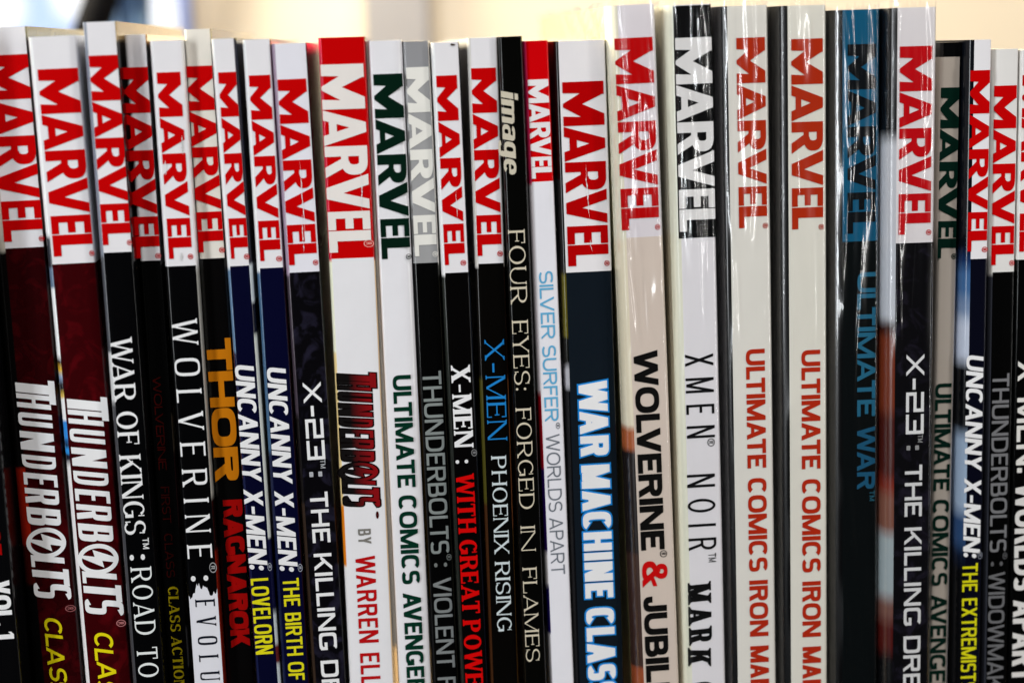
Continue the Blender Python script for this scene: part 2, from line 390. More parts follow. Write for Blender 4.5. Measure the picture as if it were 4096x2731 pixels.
def bolt_logo(grow=0):
    """slanted title with a ringed lightning bolt for its O"""
    s = ST['tb']; out = []
    st = [('T', .0, .085), ('H', .062, .135), ('U', .145, .215), ('N', .228, .322), ('D', .332, .402), ('E', .412, .478), ('R', .480, .560), ('B', .566, .656),
          ('L', .782, .848), ('T', .842, .915), ('S', .905, .985)]
    A = 5.6
    for i, (ch, a, b) in enumerate(st):
        P, W = glyph(ch, s)
        sx = (b - a - .012) * A / W
        if ch == 'T': P = [rect(W * .22, 0, W * .78, .98), rect(-W * .08, .97, W * 1.35, 1.16)] if i == 0 else [rect(W * .1, 0, W * .62, .95), rect(-W * .15, .93, W * 1.1, 1.1)]
        if ch == 'S': P = [[(x, y * 1.12) for x, y in p] for p in P]
        Q = [[(a * A + x * sx + .13 * y - .06, y) for x, y in p] for p in P]
        out += Q
    c = .722 * A; r = .30 * 1.22
    out += ring(c, .5, r * 1.05, .60, .11, .13, 0, 360, 2, 40)
    out += [[(c - .02, 1.02), (c - .24, .36), (c + .02, .43), (c + .10, .95)], [(c - .03, .60), (c - .13, -.02), (c - .06, .0), (c + .22, .66)]]
    if grow: out = out + [grown(p, grow) for p in out]
    V, F = union(out)
    return [(x / A, y) for x, y in V], F
LOGO = block_logo(); BOLT = bolt_logo(); BOLT_FAT = bolt_logo(.045)

# ------------------------------------------------------------------ setting
wall_m = plain('painted_wall', (232, 219, 196), .85)
boxes('shelf', [(-.36, .36, -.03, .24, -.022, 0)], plain('pale_wood', (190, 160, 120), .5), bev=.002)
tag(bpy.data.objects['shelf'], 'plain wooden shelf board carrying the whole row of books', 'shelf')
WY = .46
wx0, wx1 = -.95, at(775, 60, WY).x
wallo = boxes('wall', [(wx1, 1.2, WY, WY + .08, -.4, 1.5), (-1.6, wx0, WY, WY + .08, -.4, 1.5), (wx0, wx1, WY, WY + .08, -.4, .13), (wx0, wx1, WY, WY + .08, 1.0, 1.5)], wall_m)
tag(wallo, 'cream painted wall out of focus behind the books', 'wall')
gx = at(1588, 60, WY).x
tr = boxes('wall_trim', [(gx - .017, gx + .017, WY - .012, WY - .001, -.4, 1.5)], plain('grey_paint', (160, 158, 160), .6), bev=.002)
tag(tr, 'narrow grey vertical strip on the cream wall', 'trim')
win = bpy.data.objects.new('window', None); C.objects.link(win); win.location = ((wx0 + wx1) / 2, WY, .13)
tag(win, 'bright blurred window behind the books at the left', 'window')
fx0, fx1 = wx0 - win.location.x, wx1 - win.location.x
fr = boxes('window_frame', [(fx0, fx1, -.005, .05, 0, .025), (fx0, fx1, -.005, .05, .845, .869), (fx0, fx0 + .03, -.005, .05, .025, .845), (fx1 - .007, fx1 - .001, -.012, .05, .025, .845)],
           plain('window_paint', (150, 165, 215), .5), win)
m, nt, b = nodes('pane_glass'); nt.nodes.remove(b)
o_ = nt.nodes['Material Output']; mx = N(nt, 'ShaderNodeMixShader'); t_ = N(nt, 'ShaderNodeBsdfTransparent'); g_ = N(nt, 'ShaderNodeBsdfGlossy'); f_ = N(nt, 'ShaderNodeFresnel', IOR=1.3)
g_.inputs['Roughness'].default_value = .05
nt.links.new(f_.outputs[0], mx.inputs[0]); nt.links.new(t_.outputs[0], mx.inputs[1]); nt.links.new(g_.outputs[0], mx.inputs[2]); nt.links.new(mx.outputs[0], o_.inputs[0])
boxes('pane', [(fx0 + .03, fx1 - .007, .03, .034, .025, .845)], m, win)
# daylight outside the window
m, nt, b = nodes('daylight_sky'); nt.nodes.remove(b); o_ = nt.nodes['Material Output']
e_ = N(nt, 'ShaderNodeEmission'); tc = N(nt, 'ShaderNodeTexCoord'); nn = N(nt, 'ShaderNodeTexNoise', Scale=13.0, Detail=2.0)
rp = N(nt, 'ShaderNodeValToRGB'); rp.color_ramp.elements[0].color = (.30, .50, 1.0, 1); rp.color_ramp.elements[1].color = (1, 1, 1, 1)
rp.color_ramp.elements[0].position = .38; rp.color_ramp.elements[1].position = .54
nt.links.new(tc.outputs['Object'], nn.inputs['Vector']); nt.links.new(nn.outputs['Fac'], rp.inputs[0]); nt.links.new(rp.outputs[0], e_.inputs[0]); nt.links.new(e_.outputs[0], o_.inputs[0])
e_.inputs[1].default_value = 1.35
sky = boxes('sky', [(-1.9, .3, 1.3, 1.32, -.4, 1.6)], m); tag(sky, kind='structure')
# curtain and dark pole in front of the window
cu0, cu1 = at(432, 60, WY - .03).x, at(598, 60, WY - .03).x
vs, fs = [], []; NC = 24
for i in range(NC + 1):
    x = cu0 + (cu1 - cu0) * i / NC; y = WY - .03 + .004 * math.sin(i * 1.9)
    vs += [(x, y, .02), (x, y, 1.05), (x, y + .002, .02), (x, y + .002, 1.05)]
for i in range(NC):
    a = i * 4; fs += [(a, a + 4, a + 5, a + 1), (a + 2, a + 3, a + 7, a + 6)]
fs += [(0, 1, 3, 2), (NC * 4, NC * 4 + 2, NC * 4 + 3, NC * 4 + 1)]
m, nt, b = nodes('curtain_cloth')
tc = N(nt, 'ShaderNodeTexCoord'); nn = N(nt, 'ShaderNodeTexNoise', Scale=26.0, Detail=3.0)
rp = N(nt, 'ShaderNodeValToRGB'); rp.color_ramp.elements[0].color = (.09, .17, .33, 1); rp.color_ramp.elements[1].color = (.5, .74, 1.0, 1); rp.color_ramp.elements[0].position = .36; rp.color_ramp.elements[1].position = .66
nt.links.new(tc.outputs['Object'], nn.inputs['Vector']); nt.links.new(nn.outputs['Fac'], rp.inputs[0]); nt.links.new(rp.outputs[0], b.inputs['Base Color']); b.inputs['Roughness'].default_value = .9
cu = obj('curtain', vs, fs, m, smooth=60); tag(cu, 'narrow blue grey curtain hanging in front of the bright window', 'curtain')
pt, pb = at(428, -60, WY - .08), at(352, 150, WY - .08)
dv = pt - pb
pole = bpy.data.objects.new('pole', None)
bpy.data.objects.remove(pole)
bm = bmesh.new(); bmesh.ops.create_cone(bm, cap_ends=True, segments=20, radius1=.0085, radius2=.0085, depth=dv.length * 6)
me = bpy.data.meshes.new('pole'); bm.to_mesh(me); bm.free(); me.materials.append(plain('black_metal', (5, 5, 8), .8, .1))
for p in me.polygons: p.use_smooth = True
pole = bpy.data.objects.new('pole', me); C.objects.link(pole); pole.location = (pt + pb) / 2; pole.rotation_euler = dv.to_track_quat('Z', 'Y').to_euler()
tag(pole, 'blurred black slanted pole in front of the bright window', 'pole')

# ------------------------------------------------------------------ books
YA, YB = 638.0, 2369.0
WHITE = (222, 220, 222); RED = (188, 0, 4); BLACK = (4, 4, 5)
prevR = None
class Book:
    def __init__(b, kind, label, L, Rr, top, y=0, lc=14, ld=1.6, rc=8, bands=(), lart=None, rart=None, board=None, wrap=0, soft=5, thick=.45, pages=0, depth=170):
        global prevR
        y = y / 1000.0; b.y = y
        b.L, b.R = L, Rr
        la, lb, ra, rb = at(L[0], YA, y), at(L[1], YB, y), at(Rr[0], YA, y), at(Rr[1], YB, y)
        b.w = ((ra.x - la.x) + (rb.x - lb.x)) / 2
        ca, cb = (la + ra) / 2, (lb + rb) / 2
        k = (ca.x - cb.x) / (ca.z - cb.z)                # lean of the spine's middle line
        b.lean = math.atan(k)
        xm = cb.x - k * cb.z
        x0 = xm - b.w / 2
        root = bpy.data.objects.new('hardcover_book' if kind == 'h' else 'paperback_book', None)
        C.objects.link(root); root.location = (x0, y, 0); root.rotation_euler = (0, b.lean, 0); b.root = root; b.x0 = x0
        tag(root, label, 'book', 'wrapped hardcover books in the row' if kind == 'h' else 'paperback books in the row')
        h = b.zof(top); b.h = h
        # keep clear of the neighbour on the left
        xl = 0.0
        if prevR:
            for z in (0.0, h): xl = max(xl, prevR[0] + prevR[1] * z - (x0 + k * z))
        xl = min(xl + .00008, b.w * .3)
        prevR = (x0 + b.w, k)
        mm = lambda px: px / 14.05 / 1000
        l, r_, dd = mm(lc), mm(rc), ld / 1000.0
        xr = b.w
        D = depth / 1000.0; t = thick / 1000.0
        prof = [(xl, D), (xl, dd)]; SEG = 5
        for i in range(1, SEG + 1):
            a = math.pi / 2 * i / SEG; prof.append((xl + l * (1 - math.cos(a)), dd * (1 - math.sin(a))))
        nl = len(prof) - 1
        for i in range(1, 7): prof.append((xl + l + (xr - r_ - xl - l) * i / 7, -.00006 * math.sin(math.pi * i / 7)))
        ns = len(prof)
        dr = min(dd, .0016)
        for i in range(0, SEG + 1):
            a = math.pi / 2 * i / SEG; prof.append((xr - r_ + r_ * math.sin(a), dr * (1 - math.cos(a))))
        prof.append((xr, D))
        no = len(prof)
        inn = [(xr - t, D), (xr - t, dr + t), (xr - r_ - t * .3, t), (xl + l + t * .3, t), (xl + t, dd + t), (xl + t, D)]
        prof += inn; n = len(prof)
        cols = [c for _, c in bands] + [c for _, c in (lart or [])] + [c for _, c in (rart or [])] + ([board] if board else [])
        keys = []; mats = []
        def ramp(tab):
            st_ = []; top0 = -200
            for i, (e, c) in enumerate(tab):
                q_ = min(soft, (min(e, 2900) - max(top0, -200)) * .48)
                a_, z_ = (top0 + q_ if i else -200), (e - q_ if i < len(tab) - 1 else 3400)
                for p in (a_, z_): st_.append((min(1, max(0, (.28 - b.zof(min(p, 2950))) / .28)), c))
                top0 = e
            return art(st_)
        lm = rm_ = None
        def mi(c):
            if c not in keys:
                keys.append(c)
                mats.append(ramp(lart) if c == 'L' else ramp(rart) if c == 'R' else laminate(c[:3], .22 if kind == 'h' else .24, mottled=c[3] if len(c) > 3 else None))
            return keys.index(c)
        zs = sorted({0.0, h} | {b.zof(e) for tab in (bands, lart or (), rart or ()) for e, _ in tab if 0.004 < b.zof(e) < h - .001}, reverse=True)
        def pick(tab, z):
            for e, c in tab:
                if z > b.zof(e): return c
            return tab[-1][1]
        vs, fs, ix = [], [], []
        for z in zs: vs += [(x, yy, z) for x, yy in prof]
        for j in range(len(zs) - 1):
            zc = (zs[j] + zs[j + 1]) / 2
            for i in range(n):
                i2 = (i + 1) % n
                fs.append((j * n + i, (j + 1) * n + i, (j + 1) * n + i2, j * n + i2))
                if i >= no - 1: c = (224, 220, 212)
                elif i == 0 and board: c = board
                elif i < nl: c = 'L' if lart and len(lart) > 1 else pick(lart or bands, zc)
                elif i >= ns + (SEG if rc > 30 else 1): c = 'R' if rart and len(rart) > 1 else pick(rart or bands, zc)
                else: c = pick(bands, zc)
                ix.append(mi(c))
        fs.append(tuple(range(n))); ix.append(mi((224, 220, 212)))
        q = (len(zs) - 1) * n; fs.append(tuple(q + i for i in range(n - 1, -1, -1))); ix.append(mi((224, 220, 212)))
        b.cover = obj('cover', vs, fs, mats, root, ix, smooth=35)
        pg = pages / 1000.0
        boxes('page_block', [(xl + t + .0002, xr - t - .0002, max(dd, dr) + t + .0008, D - .002, pg + .0004, h - pg - .0004)], PAGES, root)
        b.xl, b.xr, b.l, b.r, b.dd, b.D = xl, xr, l, r_, dd, D
        if wrap: b.film(wrap)
    def xmid(b, py):
        f = (py - YA) / (YB - YA)
        return (b.L[0] + (b.L[1] - b.L[0]) * f + b.R[0] + (b.R[1] - b.R[0]) * f) / 2
    def zof(b, py): return at(b.xmid(py), py, b.y).z
    def put(b, name, V, F, u0, u1, v0, v1, y0, y1, col, lift=.00012, ramp=None):
        z0, z1 = b.zof(y0), b.zof(y1)
        P = [(b.w * (v0 + (v1 - v0) * v), -.00006 - lift, z0 + (z1 - z0) * (u - u0) / (u1 - u0)) for u, v in V]
        zmin = .002
        keep = [f for f in F if min(P[i][2] for i in f) > zmin]
        used = sorted({i for f in keep for i in f}); mp = {o: i for i, o in enumerate(used)}
        o = obj(name, [P[i] for i in used], [[mp[i] for i in f] for f in keep], ramp or laminate(col, .24, ink=True), b.root)
        o.data.update()
        if o.data.polygons and o.data.polygons[0].normal.y > 0: o.data.flip_normals()
        return o
    def text(b, s, key, y0, y1, v0, v1, col, grow=0, lift=.00012, name='title_lettering', wob=0, ramp=None):
        want = abs(b.zof(y0) - b.zof(y1)) / (b.w * (v1 - v0))     # length of the line in cap heights
        base = ST[key]; m1 = measure(s, base, base.w); m2 = measure(s, base, base.w * 1.5)
        w_ = base.w * (1 + .5 * (want - m1) / max(1e-6, m2 - m1)); w_ = min(base.w * 1.7, max(base.w * .6, w_))
        k2 = (key, round(w_, 2))
        if k2 not in ST:
            n_ = Style(); n_.__dict__.update(base.__dict__); n_.w = round(w_, 2); ST[k2] = n_
            if n_.w < base.w: n_.tv *= (n_.w / base.w) ** .7
        V, F, mn, mxx = layout(s, k2, grow, wob)
        return b.put(name, V, F, 0, mxx, v0, v1, y0, y1, col, lift, ramp)
    def logo(b, y0, y1, v0, v1, col=RED, mark=True):
        b.put('logo_lettering', LOGO[0], LOGO[1], 0, 1, v0, v1, y0, y1, col)
        if mark:
            r = .5
            P = ring(0, 0, .5, .5, .12, .12, 0, 360, 2, 20) + [rect(-.2, -.28, -.07, .28), rect(-.2, .17, .15, .28), rect(-.2, -.05, .15, .06), rect(.06, -.02, .2, .22), par(.08, -.28, -.05, 0, .13)]
            V, F = union(P)
            yc = y1 - 6; d = 11
            dv = d / ((b.R[0] - b.L[0]))
            b.put('registered_mark', V, F, -.5, .5, v1 - dv * 1.7 + dv, v1 - dv * 1.7 + dv + dv * 2, yc - d, yc + d, col)
    def bolts(b, y0, y1, v0, v1, col, **k): b.put('title_lettering', BOLT[0], BOLT[1], 0, 1, v0, v1, y0, y1, col, **k)
    def crease(b, y0, y1, v, wd=.010, col=(232, 230, 228)):  # thin pale sheets: streak highlights painted on, plus scuffs on the torn-patch book
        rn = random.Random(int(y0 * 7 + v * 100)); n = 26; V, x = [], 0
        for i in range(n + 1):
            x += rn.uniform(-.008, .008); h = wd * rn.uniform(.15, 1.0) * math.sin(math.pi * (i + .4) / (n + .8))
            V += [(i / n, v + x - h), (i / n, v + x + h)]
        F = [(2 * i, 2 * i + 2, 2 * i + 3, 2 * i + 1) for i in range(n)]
        b.put('painted_glint_scuff', V, F, 0, 1, 0, 1, y0, y1, col, lift=.00022)
    def film(b, seed):
        """clear shrink film: stands off the spine, with creases running down it"""
        rn = random.Random(seed)
        NX, NZ = 120, 220
        h = b.h + .0011; off = .0008
        path = [(b.xl - .00015, b.D * (1 - i / 60) + b.dd * i / 60) for i in range(60)] + [(b.xl - .00015, b.dd + .001)]; NS = len(path)
        K = NX - 8
        for i in range(5):
            a = math.pi / 2 * i / 4; path.append((b.xl - off * 0 + b.l * (1 - math.cos(a)), b.dd * (1 - math.sin(a)) - off * math.sin(a)))
        for i in range(1, K): path.append((b.xl + b.l + (b.xr - b.r - b.xl - b.l) * i / K, -off))
        for i in range(4):
            a = math.pi / 2 * i / 3; path.append((b.xr - b.r + b.r * math.sin(a) - .00005, .0015 * (1 - math.cos(a)) - off * math.cos(a)))
        creases = []                                     # (across, height, slope, length, width, lift)
        big = {3: 1.0, 8: .6, 33: .5}.get(seed, .3)
        for _ in range(int(44 * big)):                   # fan of diagonal pulls from the upper corners
            wd = rn.choice((.00030, .0004, .0006, .0011)); cz = rn.uniform(.5, 1.0) ** .6
            creases.append((rn.uniform(.05, 1.0), cz, rn.choice((1, 1, 1, -1)) * rn.uniform(.10, .75) * (.4 + big * .6), rn.uniform(.015, .07), wd, wd * rn.uniform(.25, .7)))
        for _ in range(5 if seed != 3 else 8):           # slack bulges that catch hazy glare
            creases.append((rn.uniform(.2, .95), rn.uniform(.72, 1.0), rn.uniform(-.15, .2), rn.uniform(.03, .12), rn.uniform(.0014, .0028), rn.uniform(.0006, .0011)))
        vs, fs = [], []
        for j in range(NZ + 1):
            z0_ = h * (1 - j / NZ)
            for i, (x, y) in enumerate(path):
                d = 0; z = z0_ + (max(0, 1 - j / 5) * (.0012 if i > NS else .0007) * math.sin(i * .37 + seed) * math.sin(i * .11 + seed * 2))
                if i < NS and z > h - .0125:
                    x = x - .0006 * abs(math.sin(y * 210 + z * 420 + seed) * math.sin(y * 90 - z * 260 + seed * 3))
                if NS + 4 < i < len(path) - 3:
                    s_ = (x - b.xl) / (b.w)
                    for (cx, cz, sl, ln, wd, am) in creases:
                        xx = (cx + sl * (cz - z / h) * 2) * b.w; t = (z / h - cz) / ln
                        if abs(t) > 2.2 or abs(x - xx) > 2.6 * wd: continue
                        d += am * math.exp(-((x - xx) / wd) ** 2) * math.exp(-t * t)
                    d += .00010 * math.sin(x * 900 + z * 60 + seed) * math.sin(z * 95 + seed * 2)
                vs.append((x, y - max(0, d) - .0001, z))
        n = len(path)
        for j in range(NZ):
            for i in range(n - 1): fs.append((j * n + i, (j + 1) * n + i, (j + 1) * n + i + 1, j * n + i + 1))
        o = obj('shrink_wrap', vs, fs, FILM, b.root, smooth=80)
        return o

W_ = WHITE
TPB = 'p'
# --- left end
b = Book(TPB, 'black paperback at the far left, red slanted word and white VOL. 1', (-262, -105), (-100, 55), 130, -6, bands=[(980, W_), (3500, (6, 6, 7))])
b.logo(240, 985, .15, .95)
b.text('CARNAGE', 'heavyi', 1800, 2212, .42, .80, (150, 6, 4)); b.text('VOL. 1', 'heavy', 2322, 2556, .46, .92, (225, 225, 225))
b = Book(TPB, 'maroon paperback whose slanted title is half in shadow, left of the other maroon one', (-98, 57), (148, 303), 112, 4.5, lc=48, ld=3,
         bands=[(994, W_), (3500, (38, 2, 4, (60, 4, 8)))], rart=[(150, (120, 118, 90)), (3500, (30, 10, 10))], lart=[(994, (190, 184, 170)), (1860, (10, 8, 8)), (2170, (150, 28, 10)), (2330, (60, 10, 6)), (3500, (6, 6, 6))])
b.logo(223, 967, .35, .985); b.bolts(1522, 2417, .32, .87, (228, 226, 226)); b.text('®', 'grot', 2425, 2452, .3, 1.0, (150, 90, 90))
b.text('CLASSIC', 'brush', 2464, 2860, .44, .73, (214, 200, 16), wob=.05)
b = Book(TPB, 'maroon paperback with fully lit white slanted title and yellow brush word below', (148, 312), (352, 491), 147, 0, lc=18, ld=1.6,
         bands=[(1055, W_), (3500, (50, 2, 5, (72, 4, 9)))],
         lart=[(930, (238, 238, 240)), (1060, (40, 42, 50)), (1140, (90, 110, 135)), (1420, (236, 234, 228)), (1450, (20, 20, 24)), (1480, (205, 160, 30)), (1510, (130, 150, 180)), (1555, (20, 22, 30)), (1575, (210, 170, 40)), (1670, (236, 234, 228)), (1750, (40, 130, 210)), (1770, (10, 12, 20)), (1800, (40, 140, 215)), (1840, (15, 20, 40)), (3500, (222, 218, 218))])
b.logo(277, 1024, .15, .975); b.bolts(1586, 2480, .15, .88, (230, 228, 228)); b.text('®', 'grot', 2482, 2510, .2, 1.0, (190, 120, 120))
b.text('CLASSIC', 'brush', 2522, 2910, .28, .68, (218, 204, 16), wob=.05)
b = Book(TPB, 'tallest black paperback at the left with large white serif letters', (352, 494), (510, 628), 89, -3, lc=17, ld=2.2,
         bands=[(1010, W_), (3500, BLACK)], rart=[(150, (158, 138, 104)), (3500, (4, 4, 5))], lart=[(1010, (120, 126, 140)), (1400, (70, 72, 78)), (1600, (200, 200, 200)), (3500, (64, 64, 68))])
b.logo(223, 979, .2, .97)
b.text('WAR OF KINGS', 'serif', 1350, 2140, .20, .79, (226, 230, 228)); b.text('™:', 'serif', 2146, 2245, .24, .86, (226, 230, 228)); b.text('ROAD TO INVASION', 'serifs', 2267, 3190, .28, .86, (222, 226, 224))
b = Book(TPB, 'black recessed paperback with faint dark red letters and yellow stencil words', (520, 631), (615, 743), 140, 3.5, bands=[(1043, W_), (3500, (6, 6, 6))],
         rart=[(165, (150, 110, 60)), (1043, (14, 14, 20)), (1650, (6, 6, 6)), (1800, (70, 62, 50)), (2100, (40, 22, 24)), (2500, (14, 10, 8)), (2660, (80, 80, 82)), (3500, (10, 10, 10))])
b.logo(270, 1031, .03, .95)
b.text('WOLVERINE', 'wide', 1506, 1878, .33, .64, (62, 8, 6)); b.text('FIRST CLASS', 'wide', 1945, 2308, .35, .68, (52, 8, 6)); b.text('CLASS ACTIONS', 'stencil', 2343, 2790, .36, .76, (178, 160, 12))
b = Book(TPB, 'black paperback with widely spaced white letters and torn white patch low down', (628, 749), (762, 874), 163, 0, bands=[(1064, W_), (3500, BLACK)],
         rart=[(1064, (230, 228, 226)), (1985, (170, 168, 160)), (2200, (20, 10, 8)), (3500, (110, 24, 8))])
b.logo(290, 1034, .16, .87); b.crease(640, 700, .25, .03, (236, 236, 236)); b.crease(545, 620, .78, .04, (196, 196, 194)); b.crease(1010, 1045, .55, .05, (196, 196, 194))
x = [1276, 1428, 1555, 1655, 1770, 1880, 1990, 2085, 2198]; e = [1362, 1484, 1592, 1695, 1806, 1927, 2013, 2130, 2236]
for a_, c_, ch in zip(x, e, 'WOLVERINE'): pass
b.text('WOLVERINE', 'evo', 1276, 2234, .10, .88, (226, 228, 230))
b.text('®', 'grot', 2250, 2292, .1, 1.0, (150, 150, 150)); b.text(':', 'grot', 2300, 2322, .1, .9, (220, 220, 220))
# torn white patch with ragged top
rn = random.Random(11); NP = 40; u_ = 0.0; V = []
for i in range(NP + 1):
    u_ = .72 * u_ + rn.uniform(-.016, .016); V.append((u_ + .03 * math.sin(i * .23 + 1), i / NP))
V += [(1.0, i / NP) for i in range(NP + 1)]
F = [(i, i + NP + 1, i + NP + 2, i + 1) for i in range(NP)]
b.put('torn_patch', V, F, 0, 1, .05, .96, 2360, 3100, (214, 214, 220), lift=.00006)
b.text('EVOLUTION', 'evo', 2395, 2990, .24, .86, (16, 18, 30))
b = Book(TPB, 'recessed black paperback with fat orange letters above fat red letters', (768, 877), (874, 996), 118, 4, bands=[(1034, (222, 217, 206)), (3500, (7, 6, 6))], rart=[(160, (150, 142, 124)), (3500, (20, 14, 12))])
b.logo(265, 1008, .06, .95)
b.text('THOR', 'fat', 1353, 1925, .10, .97, (196, 116, 14)); b.text('RAGNAROK', 'fat', 1999, 2586, .30, .97, (156, 10, 8), wob=.05, grow=.012)
b = Book(TPB, 'slim navy paperback with white slanted title and one short yellow word', (874, 997), (978, 1098), 156, 0, bands=[(1064, W_), (3500, (6, 7, 34))],
         rart=[(1050, (14, 15, 34)), (1205, (190, 200, 205)), (1330, (16, 16, 30)), (2140, (200, 206, 200)), (2440, (14, 16, 50)), (2570, (190, 200, 205)), (2650, (90, 30, 30)), (3500, (190, 200, 205))], rc=16, lart=[(1064, (250, 250, 250)), (1400, (90, 120, 150)), (3500, (20, 26, 60))], lc=12)
b.logo(290, 1034, .22, .9)
b.text('UNCANNY X-MEN:', 'heavyi', 1455, 2272, .06, .80, (228, 230, 236)); b.text('®', 'grot', 2252, 2284, .3, .98, (150, 155, 165)); b.text('LOVELORN', 'cond', 2311, 2614, .09, .79, (214, 206, 24))
b = Book(TPB, 'slim navy paperback with white slanted title, yellow words THE BIRTH OF below', (1002, 1101), (1107, 1222), 159, 1, bands=[(1072, W_), (3500, (6, 7, 36))],
         lart=[(700, (250, 252, 255)), (1072, (228, 226, 224)), (1800, (60, 90, 120)), (3500, (18, 24, 54))], rart=[(180, (140, 124, 104)), (1072, (120, 90, 110)), (3500, (40, 14, 18))])
b.logo(302, 1043, .17, .90)
b.text('UNCANNY X-MEN:', 'heavyi', 1465, 2278, .15, .82, (228, 230, 236)); b.text('®', 'grot', 2256, 2288, .35, 1.0, (150, 155, 165)); b.text('THE BIRTH OF GENERATION HOPE', 'cond', 2311, 3290, .25, .83, (214, 206, 24))
b = Book(TPB, 'black mottled paperback with white square lettering, left of the red-topped book', (1110, 1225), (1257, 1362), 175, 0, bands=[(1089, (220, 219, 228)), (3500, (8, 7, 10, (30, 28, 42)))],
         rart=[(3500, (8, 8, 10))], lart=[(1089, (150, 130, 150)), (1650, (60, 50, 60)), (2000, (16, 12, 12)), (3500, (46, 34, 26))])
b.logo(318, 1059, .13, .92)
b.text('X-23', 'square', 1528, 1838, .29, .80, (226, 228, 232)); b.text('™:', 'square', 1840, 1906, .29, .80, (170, 172, 176)); b.text('THE KILLING DREAM', 'square', 1967, 3010, .29, .80, (226, 228, 232))
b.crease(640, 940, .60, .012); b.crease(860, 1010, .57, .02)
# --- middle
b = Book(TPB, 'wide white paperback with solid red top and black and red slanted title', (1276, 1369), (1487, 1557), 150, 0, lc=12,
         bands=[(1033, (188, 0, 4)), (3500, (222, 221, 223))], rart=[(1033, (150, 0, 4)), (3500, (214, 186, 150))], lart=[(1033, (205, 30, 60)), (1400, (240, 228, 200)), (2000, (226, 200, 140)), (2250, (214, 120, 20)), (3500, (222, 220, 220))])
b.logo(258, 1008, .10, .935, (226, 220, 214), False)
b.text('®', 'grot', 962, 992, .2, 1.0, (228, 150, 140))
m, nt, bs = nodes('red_to_black_print'); tc = N(nt, 'ShaderNodeTexCoord'); sp = N(nt, 'ShaderNodeSeparateXYZ'); rp = N(nt, 'ShaderNodeValToRGB')
rp.color_ramp.elements[0].color = (.004, .003, .003, 1); rp.color_ramp.elements[0].position = .34; rp.color_ramp.elements[1].color = (.24, .003, .005, 1); rp.color_ramp.elements[1].position = .80
nt.links.new(tc.outputs['Generated'], sp.inputs[0]); nt.links.new(sp.outputs[0], rp.inputs[0]); nt.links.new(rp.outputs[0], bs.inputs['Base Color']); bs.inputs['Roughness'].default_value = .3
b.put('title_outline', BOLT_FAT[0], BOLT_FAT[1], 0, 1, .14, .80, 1490, 2037, (12, 8, 8), lift=.00008)
b.bolts(1490, 2037, .14, .80, RED, lift=.00018, ramp=m)
b.text('.', 'heavy', 2046, 2076, .78, .98, (60, 4, 6))
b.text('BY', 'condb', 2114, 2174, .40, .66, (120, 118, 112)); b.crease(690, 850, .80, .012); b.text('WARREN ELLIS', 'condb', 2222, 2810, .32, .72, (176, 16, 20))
b = Book(TPB, 'white paperback with dark green block logo and green sans title, beside the red-topped book', (1493, 1573), (1627, 1710), 163, 1.0, rc=46, ld=2.4,
         bands=[(3500, (222, 221, 224))], rart=[(1500, (150, 150, 158)), (1580, (190, 176, 150)), (1660, (170, 80, 30)), (2400, (206, 160, 60)), (3500, (150, 150, 156))])
b.logo(297, 1035, .13, .97, (6, 30, 20))
b.text('ULTIMATE', 'grot', 1500, 1948, .27, .81, (6, 46, 32)); b.text('COMICS', 'grot', 1980, 2334, .27, .81, (6, 46, 32)); b.text('AVENGERS', 'grot', 2369, 2820, .27, .81, (6, 46, 32))
b = Book(TPB, 'slim black paperback with grey top, pale logo and grey condensed title', (1630, 1716), (1739, 1818), 166, 2, bands=[(268, (140, 140, 142)), (1052, (150, 150, 150)), (3500, (4, 4, 4))],
         rart=[(268, (206, 200, 190)), (1052, (216, 212, 204)), (3500, (44, 42, 34))])
b.logo(270, 1024, .10, .93, (224, 222, 214))
b.text('THUNDERBOLTS', 'cond', 1484, 2213, .16, .87, (126, 132, 130)); b.text('®:', 'cond', 2216, 2266, .2, .95, (110, 114, 112)); b.text('VIOLENT REJECTION', 'cond', 2308, 3160, .18, .88, (120, 124, 124))
b = Book(TPB, 'black paperback with bold red serif subtitle under a white serif title', (1745, 1825), (1857, 1937), 170, 0, bands=[(1091, W_), (3500, (5, 4, 4))], rart=[(3500, (12, 18, 30))], lart=[(1091, (240, 236, 226)), (3500, (30, 34, 30))])
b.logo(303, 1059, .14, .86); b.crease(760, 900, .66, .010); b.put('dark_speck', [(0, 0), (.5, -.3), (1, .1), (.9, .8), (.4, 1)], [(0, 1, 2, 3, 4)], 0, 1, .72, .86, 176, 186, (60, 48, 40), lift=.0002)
b.text('X-MEN', 'serifb', 1461, 1790, .18, .86, (230, 232, 234)); b.text('®', 'grot', 1798, 1826, .2, .98, (130, 130, 130)); b.text(':', 'serifb', 1834, 1856, .15, .8, (226, 226, 226))
b.text('WITH GREAT POWER', 'serifb', 1894, 2800, .18, .82, (204, 8, 8))
b = Book(TPB, 'black paperback with bright blue word above white serif letters', (1883, 1943), (2005, 2065), 152, 1, bands=[(1054, W_), (3500, (6, 5, 4))],
         lart=[(1054, (196, 192, 186)), (1500, (16, 14, 12)), (2000, (70, 66, 20)), (3500, (60, 34, 16))], rart=[(1054, (216, 210, 200)), (1500, (40, 22, 14)), (2100, (150, 90, 50)), (3500, (80, 56, 24))])
b.logo(273, 1022, .12, .91)
b.text('X-MEN', 'serifs', 1359, 1761, .24, .88, (30, 122, 190)); b.text('PHOENIX RISING', 'serif', 1822, 2525, .33, .82, (200, 210, 212))
b = Book(TPB, 'narrow all black paperback with beige serif title and small lower case logo', (2009, 2068), (2103, 2179), 147, -1, bands=[(3500, (5, 5, 4))])
b.text('image', 'small', 363, 692, .10, .74, (198, 190, 170), name='logo_lettering')
SC = (204, 194, 172)
